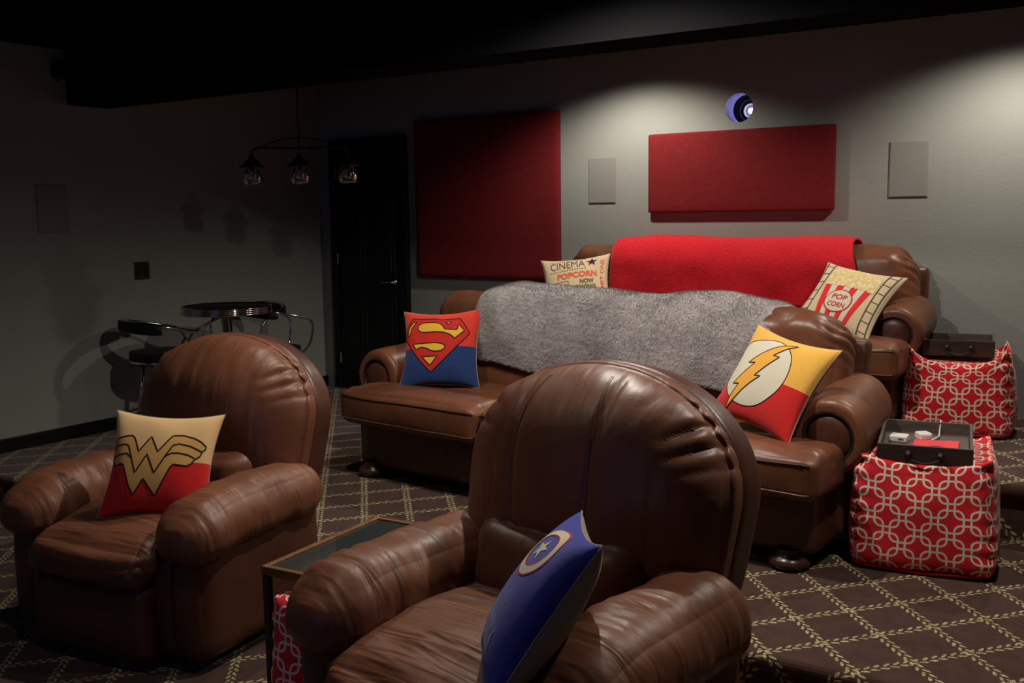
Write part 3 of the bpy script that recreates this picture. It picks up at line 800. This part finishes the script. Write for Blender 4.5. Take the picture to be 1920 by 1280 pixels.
# yellow over red cushion with white disc and bolt
ft = two_tone('cotton_yellow_over_red', (0.78, 0.42, 0.075), (0.58, 0.018, 0.018), -0.045, 0.03)
rt, sf = pillow((-1.378, 3.985, 0.688), (-0.576, 0.163, -0.379), 0.428, 0.070, ft, BACK, 'yellow and red cushion with a lightning bolt on a white disc')
decal('printed_emblem', sm(PF['circle']), sf, IV, rt, 0.0010); stroke('printed_outline', sm(PF['circle']), sf, INK, rt, 0.016, True, 0.0018)
decal('printed_emblem', PF['bolt'], sf, OR, rt, 0.0026); stroke('printed_outline', PF['bolt'], sf, INK, rt, 0.018, True, 0.0034)
# cream over red cushion with the double winged letter emblem
ft = two_tone('cotton_cream_over_red', (0.78, 0.50, 0.235), (0.66, 0.018, 0.018), 0.0, 0.045)
rt, sf = pillow((-3.20, 2.395, 0.452), (-0.473, 0.055, 0.566), 0.415, 0.070, ft, BACK, 'cream and red cushion with a gold winged letter emblem on the left recliner')
decal('printed_emblem', PW['out'], sf, GD, rt, 0.0012)
stroke('printed_outline', PW['out'], sf, INK, rt, 0.026, True, 0.0020)
for k in ('l2', 'l3', 'l4'): stroke('printed_outline', PW[k], sf, INK, rt, 0.026, False, 0.0022)
# blue cushion with ring and star
BL = cloth('cotton_royal_blue', (0.045, 0.055, 0.340)).m
rt, sf = pillow((-1.222, 1.935, 0.472), (-0.62, -0.12, -0.95), 0.43, 0.085, BL, BACK, 'royal blue cushion with a ring and star emblem in the foreground recliner')
def circ(cx, cy, rx, ry=None, n=40): ry = ry or rx; return [(cx+rx*math.cos(2*PI*k/n), cy+ry*math.sin(2*PI*k/n)) for k in range(n)]
RCX, RCY = 0.12, 0.55
stroke('printed_ring', circ(RCX, RCY, 0.37, 0.31), sf, flat('print_scarlet', (0.70, 0.05, 0.04)), rt, 0.145, True, 0.0012)
stroke('printed_ring', circ(RCX, RCY, 0.37, 0.31), sf, IV, rt, 0.105, True, 0.0020)
star = [(RCX+(0.17 if k % 2 == 0 else 0.068)*math.sin(PI*k/5), RCY+(0.17 if k % 2 == 0 else 0.068)*math.cos(PI*k/5)) for k in range(10)]
decal('printed_star', star, sf, IV, rt, 0.0014)
PALE = flat('print_pale_blue', (0.32, 0.33, 0.46))
for k in range(4):
    for q in range(9): stroke('printed_lettering', [(RCX-0.24+q*0.06, -0.10-k*0.052), (RCX-0.215+q*0.06, -0.10-k*0.052-0.028)], sf, PALE, rt, 0.014, False, 0.0012)
for q in range(7): stroke('printed_lettering', [(RCX-0.36+q*0.12, -0.40), (RCX-0.36+q*0.12+0.03*(-1)**q, -0.58)], sf, PALE, rt, 0.030, False, 0.0012)
for q in range(7): stroke('printed_lettering', [(RCX-0.36+q*0.12, -0.66), (RCX-0.36+q*0.12+0.03*(-1)**q, -0.80)], sf, PALE, rt, 0.022, False, 0.0012)
# cream cinema cushion
CR = cloth('cotton_cream', (0.68, 0.52, 0.32)).m
rt, sf = pillow((-3.137, 5.442, 0.930), (-0.589, -0.098, 0.43), 0.43, 0.065, CR, BACK, 'cream cushion printed CINEMA and POPCORN NOW SHOWING on the rear sofa')
GR = flat('print_grey_brown', (0.10, 0.085, 0.06)); PK = flat('print_coral', (0.72, 0.13, 0.07)); OL = flat('print_olive', (0.16, 0.14, 0.075)); NV = flat('print_navy', (0.015, 0.018, 0.06))
text('printed_text', 'CINEMA', sf, GR, rt, -0.22, 0.66, 1.02, 0.30, 0.06, bold=0.0)
for k in range(15):
    for vv in (0.87, 0.45): stroke('printed_perforation', [(-0.74+k*0.073, vv-0.05+k*0.005), (-0.705+k*0.073, vv-0.05+k*0.005)], sf, GR, rt, 0.035, False, 0.0014)
star = [(0.50+(0.17 if k % 2 == 0 else 0.065)*math.sin(PI*k/5), 0.72+(0.17 if k % 2 == 0 else 0.065)*math.cos(PI*k/5)) for k in range(10)]
decal('printed_star', [(a-0.02, b-0.02) for a, b in star], sf, PK, rt, 0.0012); decal('printed_star', star, sf, NV, rt, 0.0018)
text('printed_text', 'POPCORN', sf, PK, rt, 0.06, 0.25, 1.18, 0.21, 0.05, bold=0.05)
text('printed_text', 'NOW', sf, OL, rt, 0.34, 0.02, 0.42, 0.15, 0.03, bold=0.05)
text('printed_text', 'SHOWING', sf, OL, rt, 0.18, -0.16, 0.86, 0.13, 0.03, bold=0.05)
text('printed_text', 'ADMIT ONE', sf, PK, rt, 0.82, 0.10, 1.35, 0.13, PI/2, bold=0.01)
stroke('printed_border', [(-0.72, -0.40), (-0.72, 0.02), (-0.20, 0.06), (-0.20, -0.36)], sf, GR, rt, 0.018, True, 0.0014)
decal('printed_badge', circ(-0.30, -0.10, 0.07, 0.08, 16), sf, PK, rt, 0.0016)
stroke('printed_border', [(0.05, -0.30), (0.66, -0.27)], sf, GR, rt, 0.018, False, 0.0014)
# popcorn carton cushion
rt, sf = pillow((-1.484, 5.430, 0.905), (-0.807, 0.158, -0.213), 0.45, 0.065, CR, BACK, 'cream cushion with a printed red striped popcorn carton on the rear sofa')
POP = cloth('print_popcorn', (0.80, 0.68, 0.36)); n_ = POP.vor(POP.coord(), 55); POP.set('Base Color', POP.mix(n_*1.6, (0.86, 0.78, 0.52), (0.68, 0.50, 0.20))); POP = POP.m
TW, BW, TV_, BV = 0.60, 0.40, 0.26, -0.85
pts = []
for k in range(29):
    a = k/28; pts.append((-0.64+1.28*a, 0.22-0.05*abs(math.sin(k*1.3))))
for k in range(29):
    a = k/28; x = 0.64-1.28*a; pts.append((x, 0.55+0.33*(1-(x/0.66)**2)**0.5*1.0+0.03*math.sin(k*2.1)) if abs(x) < 0.63 else (x, 0.55))
ns = 7
for k in range(ns):
    a0, a1 = -1+2*k/ns, -1+2*(k+1)/ns
    decal('printed_stripe', [(a0*TW, TV_), (a1*TW, TV_), (a1*BW, BV), (a0*BW, BV)], sf, flat('print_stripe_red', (0.72, 0.035, 0.030)) if k % 2 == 0 else IV, rt, 0.0012)
decal('printed_popcorn', pts, sf, POP, rt, 0.0022)
decal('printed_disc', circ(-0.03, -0.26, 0.335), sf, RD, rt, 0.0028); decal('printed_disc', circ(-0.03, -0.26, 0.305), sf, IV, rt, 0.0036)
text('printed_text', 'POP', sf, RD, rt, -0.03, -0.15, 0.36, 0.15, 0, 0.0044); text('printed_text', 'CORN', sf, RD, rt, -0.03, -0.37, 0.42, 0.14, 0, 0.0044)
for sx in (-1, 1):
    for uu_ in (0.70, 0.92): stroke('printed_film_edge', [(sx*uu_, -0.96), (sx*uu_, 0.96)], sf, GR, rt, 0.036, False, 0.0012)
    for k in range(7): stroke('printed_film_bar', [(sx*0.70, -0.86+k*0.28), (sx*0.92, -0.86+k*0.28)], sf, GR, rt, 0.022, False, 0.0014)



# ------------------------------------------------------------------ poufs with trays
def pouf(loc, rz, half, label, seed, dip=0.03, ears=0.03, lean=0.0, sag=0.006):
    t = thing('pouf', label, 'pouf', loc, (0, 0, rz), 'red chain-link patterned poufs')
    def ex(T, P):
        tx, ty, tz = T[:, 0], T[:, 1], T[:, 2]
        top = sst(0.2, 1.0, tz)
        cor = (np.abs(tx)*np.abs(ty))**4
        P[:, 2] += top*(ears*cor-dip*(1-np.maximum(np.abs(tx), np.abs(ty))**6))
        P[:, 2] -= top*sag*((1-tx**2)*np.abs(ty)**6+(1-ty**2)*np.abs(tx)**6)
        P[:, 0] *= 1+0.05*sst(0.3, -0.9, tz)-0.05*sst(-0.8, -1.0, tz); P[:, 1] *= 1+0.05*sst(0.3, -0.9, tz)-0.05*sst(-0.8, -1.0, tz)
        # dog-eared corner tucks just below the top
        ed = (np.abs(tx)*np.abs(ty))**6
        P[:, 0] -= np.sign(tx)*ed*gz(tz, 0.80, 0.07)*0.022; P[:, 1] -= np.sign(ty)*ed*gz(tz, 0.80, 0.07)*0.022
        P[:, 0] += ed*0.006*np.sin(tz*26+seed); P[:, 1] += ed*0.006*np.sin(tz*23+seed*2)
        P[:, 0] += lean*tz
        return P
    form('cover', soft(half, 0.045, (0.030, 0.030, 0.0), 0.010, (6, 6, 6), seed, ex), M_chain, t, 44, 0.2, (0, 0, half[2]), uvhalf=half, seed=seed*0.01)
    w, d = half[0]*1.02, half[1]*1.02
    pts = []
    for a in np.linspace(0, 2*PI, 61)[:-1]:
        x, y = math.cos(a), math.sin(a); k = (abs(x)**8+abs(y)**8)**(1/8); pts.append((x/k*w, y/k*d, 0.014+0.004*math.sin(a*5)))
    tube('bottom_piping', pts, 0.0065, flat('red_cord', (0.6, 0.015, 0.02)), t, 6, True)
    box('sewn_label', (0.032, 0.003, 0.022), (half[0]*0.83, -half[1]*1.035, 0.045), M_white, t, (0.2, 0, 0.3), bev=0.001)
    return t
pouf((-0.818, 4.180, 0), 0.17, (0.246, 0.240, 0.226), 'red patterned pouf beside the middle sofa holding the open tray', 1.0)
pouf((-0.945, 5.60, PZ), 0.12, (0.238, 0.225, 0.213), 'red patterned pouf against the rear wall by the back sofa', 4.0, 0.06, 0.040, 0.0, 0.050)
pouf((-2.180, 2.25, FF), 0.05, (0.118, 0.185, 0.232), 'red patterned pouf tucked under the narrow glass-topped table', 7.0, 0.01, 0.01)
def tray(loc, rz, w, d, h, label, pitchx=0.0):
    t = thing('tray', label, 'tray', loc, (pitchx, 0, rz), 'dark wooden trays on the poufs')
    th = 0.011
    box('tray_bottom', (w-0.004, d-0.004, 0.010), (0, 0, 0.017), M_trayin, t, bev=0.001)
    for sy in (-1, 1): box('tray_side', (w, th, h), (0, sy*(d/2-th/2), h/2), M_tray if sy < 0 else M_trayin, t, bev=0.0015)
    for sx in (-1, 1): box('tray_side', (th, d-2*th, h), (sx*(w/2-th/2), 0, h/2), M_trayin, t, bev=0.0015)
    for sx in (-1, 1): lathe('handle_knob', [(0, 0), (0.013, 0.0), (0.012, 0.006), (0.007, 0.010), (0.010, 0.016), (0.012, 0.022), (0.0, 0.026)], M_blackmat, t, 16, (sx*0.056, -d/2, h*0.56), (PI/2, 0, 0))
    tube('handle_bail', bez([(-0.056, -d/2-0.015, h*0.50), (-0.045, -d/2-0.018, h*0.28), (0, -d/2-0.020, h*0.12), (0.045, -d/2-0.018, h*0.28), (0.056, -d/2-0.015, h*0.50)], 5), 0.0035, M_blackmat, t, 6)
    return t
TL_, TRZ = Vector((-0.812, 4.150, 0.438)), 0.175
tray(TL_, TRZ, 0.335, 0.40, 0.070, 'open dark wooden tray holding white chargers on the nearer pouf', 0.05)
tray((-0.965, 5.665, PZ+0.392), 0.16, 0.335, 0.34, 0.080, 'empty dark wooden tray on the pouf by the rear wall')
MT = Matrix.Translation(TL_) @ Euler((0.05, 0, TRZ)).to_matrix().to_4x4()
def onT(x, y, z=0.0220): v = MT @ Vector((x, y, z)); return (v.x, v.y, v.z)
c = thing('power_adapter', 'white power adapter at the left side of the tray', 'charger', onT(-0.100, 0.035), (0.05, 0, TRZ-0.15), 'white power adapters in the tray')
box('adapter_body', (0.068, 0.052, 0.027), (0, 0, 0.0135), M_white, c, bev=0.006, seg=3); box('socket', (0.020, 0.002, 0.006), (0.01, -0.026, 0.014), M_trayin, c, bev=0)
c = thing('power_adapter', 'white power adapter in the middle of the tray beside its cord', 'charger', onT(-0.012, 0.085), (0.05, 0, TRZ+0.55), 'white power adapters in the tray')
box('adapter_body', (0.052, 0.052, 0.030), (0, 0, 0.015), M_white, c, bev=0.007, seg=3); box('plug_cover', (0.030, 0.003, 0.018), (0, -0.0265, 0.015), M_white, c, bev=0.002)
cordp = bez([onT(0.020, 0.05, 0.030), onT(0.036, 0.075, 0.034), onT(0.045, 0.13, 0.027), onT(0.046, 0.178, 0.030), onT(0.050, 0.197, 0.074), onT(0.052, 0.212, 0.050), onT(0.056, 0.222, 0.018)], 8)
tag(tube('charging_cord', cordp, 0.0034, M_white, None, 8), 'short white cord curling over the back of the tray', 'cord')
nb = thing('notebook', 'bright red booklet with a dark oval lying in the tray', 'booklet', onT(0.036, -0.015), (0.05, 0, TRZ-0.04))
box('cover', (0.165, 0.150, 0.007), (0, 0, 0.0035), M_redbook, nb, bev=0.002); box('pages', (0.159, 0.144, 0.004), (0.002, 0, 0.0035), M_white, nb, bev=0)
box('spine_flap', (0.045, 0.149, 0.0015), (0.058, 0, 0.0079), M_redbook, nb, bev=0.0006)
lathe('printed_oval', [(0, 0.0), (0.020, 0.0), (0.020, 0.0008), (0.0, 0.0009)], M_blackmat, nb, 28, (0.005, -0.035, 0.0078)).scale = (1.35, 0.9, 1)

# ------------------------------------------------------------------ narrow end table between the recliners
t = thing('end_table', 'narrow wooden end table with dark glass top between the recliners', 'table', (-2.235, 2.43, FF), (0, 0, 0.07))
TW_, TD_, TH_ = 0.32, 0.60, 0.515
for sx in (-1, 1): box('top_rim', (0.022, TD_, 0.030), (sx*(TW_/2-0.011), 0, TH_-0.015), M_rim, t, bev=0.004)
for sy in (-1, 1): box('top_rim', (TW_-0.044, 0.022, 0.030), (0, sy*(TD_/2-0.011), TH_-0.015), M_rim, t, bev=0.004)
box('glass_top', (TW_-0.046, TD_-0.046, 0.006), (0, 0, TH_-0.010), M_tglass, t, bev=0.001)
for sx in (-1, 1):
    for sy in (-1, 1): box('leg', (0.024, 0.024, TH_-0.03), (sx*(TW_/2-0.014), sy*(TD_/2-0.014), (TH_-0.03)/2), M_dkwood, t, bev=0.004)

# ------------------------------------------------------------------ bistro set in the far corner
BT = Vector((-5.16, 4.42, 0)); Rr = 0.285
t = thing('bistro_table', 'round black bistro table with ribbed chrome edge in the corner', 'table', BT)
HT = 0.815
lathe('tabletop', [(0.0, HT-0.028), (Rr-0.01, HT-0.028), (Rr-0.01, HT+0.004), (0.0, HT+0.006)], M_vinyl, t, 56)
band = []
for k in range(4):
    z = HT-0.042+k*0.012; band += [(Rr-0.004, z), (Rr+0.003, z+0.003), (Rr+0.003, z+0.009), (Rr-0.004, z+0.0119)]
lathe('chrome_band', [(Rr-0.012, HT-0.043)]+band+[(Rr-0.012, HT+0.009)], M_chrome, t, 64)
lathe('pedestal', [(0.0, 0.02), (0.032, 0.02), (0.032, HT-0.05), (0.10, HT-0.045), (0.10, HT-0.03), (0.0, HT-0.03)], M_chrome, t, 28)
lathe('base', [(0.0, 0.0), (0.235, 0.0), (0.235, 0.012), (0.16, 0.028), (0.05, 0.045), (0.0, 0.045)], M_chrome, t, 40)
for k in range(4):
    a = k*PI/2+0.5; box('top_brace', (0.20, 0.018, 0.022), (math.cos(a)*0.11, math.sin(a)*0.11, HT-0.042), M_blackmat, t, (0, 0, a), bev=0.002)
def bistro_chair(loc, rz, label, hs=0.50, hb=0.755, sc=1.0):
    """faces local +x; a hoop runs from the seat front round behind the sitter, its rear arc padded"""
    t = thing('bistro_chair', label, 'chair', loc, (0, 0, rz), 'black and chrome bistro chairs'); t.scale = (sc,)*3
    form('seat', lambda T: np.stack([T[:, 0]*np.sqrt(1-T[:, 1]**2/2)*0.205, T[:, 1]*np.sqrt(1-T[:, 0]**2/2)*0.205, T[:, 2]*0.038+0.008*(1-T[:, 0]**2)*(1-T[:, 1]**2)*(T[:, 2] > 0)], 1), M_vinyl, t, 20, 0.5, (0, 0, hs-0.03))
    lathe('seat_band', [(0.200, hs-0.062), (0.209, hs-0.058), (0.209, hs-0.045), (0.200, hs-0.041)], M_chrome, t, 44)
    hoop = [(0.155, -0.155, hs-0.05), (0.215, -0.205, hs+0.03), (0.238, -0.228, hb-0.15), (0.19, -0.238, hb-0.085), (0.06, -0.245, hb-0.050), (-0.10, -0.215, hb-0.015), (-0.205, -0.12, hb+0.008), (-0.240, 0, hb+0.015),
            (-0.205, 0.12, hb+0.008), (-0.10, 0.215, hb-0.015), (0.06, 0.245, hb-0.050), (0.19, 0.238, hb-0.085), (0.238, 0.228, hb-0.15), (0.215, 0.205, hs+0.03), (0.155, 0.155, hs-0.05)]
    tube('hoop', bez(hoop, 7), 0.0105, M_chrome, t, 10)
    def arc(T):
        a = PI+T[:, 0]*1.25; R_ = 0.243+T[:, 1]*0.019*(1-0.5*np.abs(T[:, 2])**4)
        k = np.sqrt(np.maximum(1-0.55*np.abs(T[:, 0])**6, 0))
        return np.stack([np.cos(a)*R_+0.0, np.sin(a)*R_, hb-0.022-0.16*(np.cos(a)*R_+0.243)+T[:, 2]*0.036*k], 1)
    form('backrest', arc, M_vinyl, t, 24, 0.3)
    for k in range(4):
        a = PI/4+k*PI/2; tube('leg', [(math.cos(a)*0.13, math.sin(a)*0.13, hs-0.06), (math.cos(a)*0.16, math.sin(a)*0.16, hs*0.5), (math.cos(a)*0.205, math.sin(a)*0.205, 0.0)], 0.011, M_chrome, t, 8)
    tube('foot_ring', [(math.cos(q)*0.168, math.sin(q)*0.168, hs*0.42) for q in np.linspace(0, 2*PI, 33)[:-1]], 0.007, M_chrome, t, 8, True)
    return t
bistro_chair((-5.50, 4.17, 0), math.radians(72), 'black bistro chair left of the round table, nearest the left wall', 0.53, 0.735)
bistro_chair((-5.075, 4.76, 0), math.radians(70), 'black bistro chair right of the round table with a chrome hoop arm', 0.66, 1.0, 0.78)
bistro_chair((-5.54, 4.98, 0), math.radians(-75), 'black bistro chair tucked behind the round table', 0.53, 0.84, 0.9)

# pendant lamp (unlit)
A0, A1 = Vector((-4.80, 4.37, 0)), Vector((-4.32, 4.69, 0)); MID = (A0+A1)/2; ang = math.atan2(A1.y-A0.y, A1.x-A0.x)
t = thing('pendant_lamp', 'unlit bronze pendant lamp with three glass jar shades over the bistro set', 'lamp', (MID.x, MID.y, 1.80), (0, 0, ang))
hw = (A1-A0).length/2+0.005
tube('rod', [(0, 0, 0), (0, 0, ZC-1.80)], 0.006, M_bronze, t, 8)
lathe('ceiling_canopy', [(0, ZC-1.80), (0.065, ZC-1.80), (0.06, ZC-1.825), (0.0, ZC-1.83)], M_bronze, t, 28)
tube('crossbar', bez([(-hw, 0, -0.035), (-hw+0.02, 0, 0.0), (-hw+0.08, 0, 0.006), (0, 0, 0.0), (hw-0.08, 0, 0.006), (hw-0.02, 0, 0.0), (hw, 0, -0.035)], 6), 0.0075, M_bronze, t, 8)
tube('brace', bez([(-hw+0.06, 0, 0.008), (-hw*0.5, 0, 0.045), (0, 0, 0.065), (hw*0.5, 0, 0.045), (hw-0.06, 0, 0.008)], 6), 0.004, M_bronze, t, 6)
for sx in (-1, 0, 1):
    cp = lathe('shade_cap', [(0.0, -0.03), (0.014, -0.032), (0.020, -0.06), (0.040, -0.066), (0.045, -0.085), (0.078, -0.105), (0.082, -0.112), (0.050, -0.106), (0.0, -0.10)], M_bronze, t, 36, (sx*hw, 0, 0))
    lathe('glass_jar', [(0.038, -0.106), (0.036, -0.118), (0.052, -0.140), (0.060, -0.168), (0.058, -0.195), (0.046, -0.212), (0.0, -0.216), (0.0, -0.213), (0.045, -0.209), (0.0555, -0.194), (0.0575, -0.168), (0.0495, -0.141), (0.0335, -0.119), (0.036, -0.106)], M_glass, cp, 36)
    lathe('bulb', [(0.0, -0.10), (0.014, -0.104), (0.014, -0.125), (0.024, -0.150), (0.026, -0.166), (0.018, -0.184), (0.0, -0.190)], M_glass, cp, 20)
    lathe('bulb_socket', [(0.0, -0.10), (0.015, -0.101), (0.015, -0.124), (0.0, -0.125)], M_bronze, cp, 16)
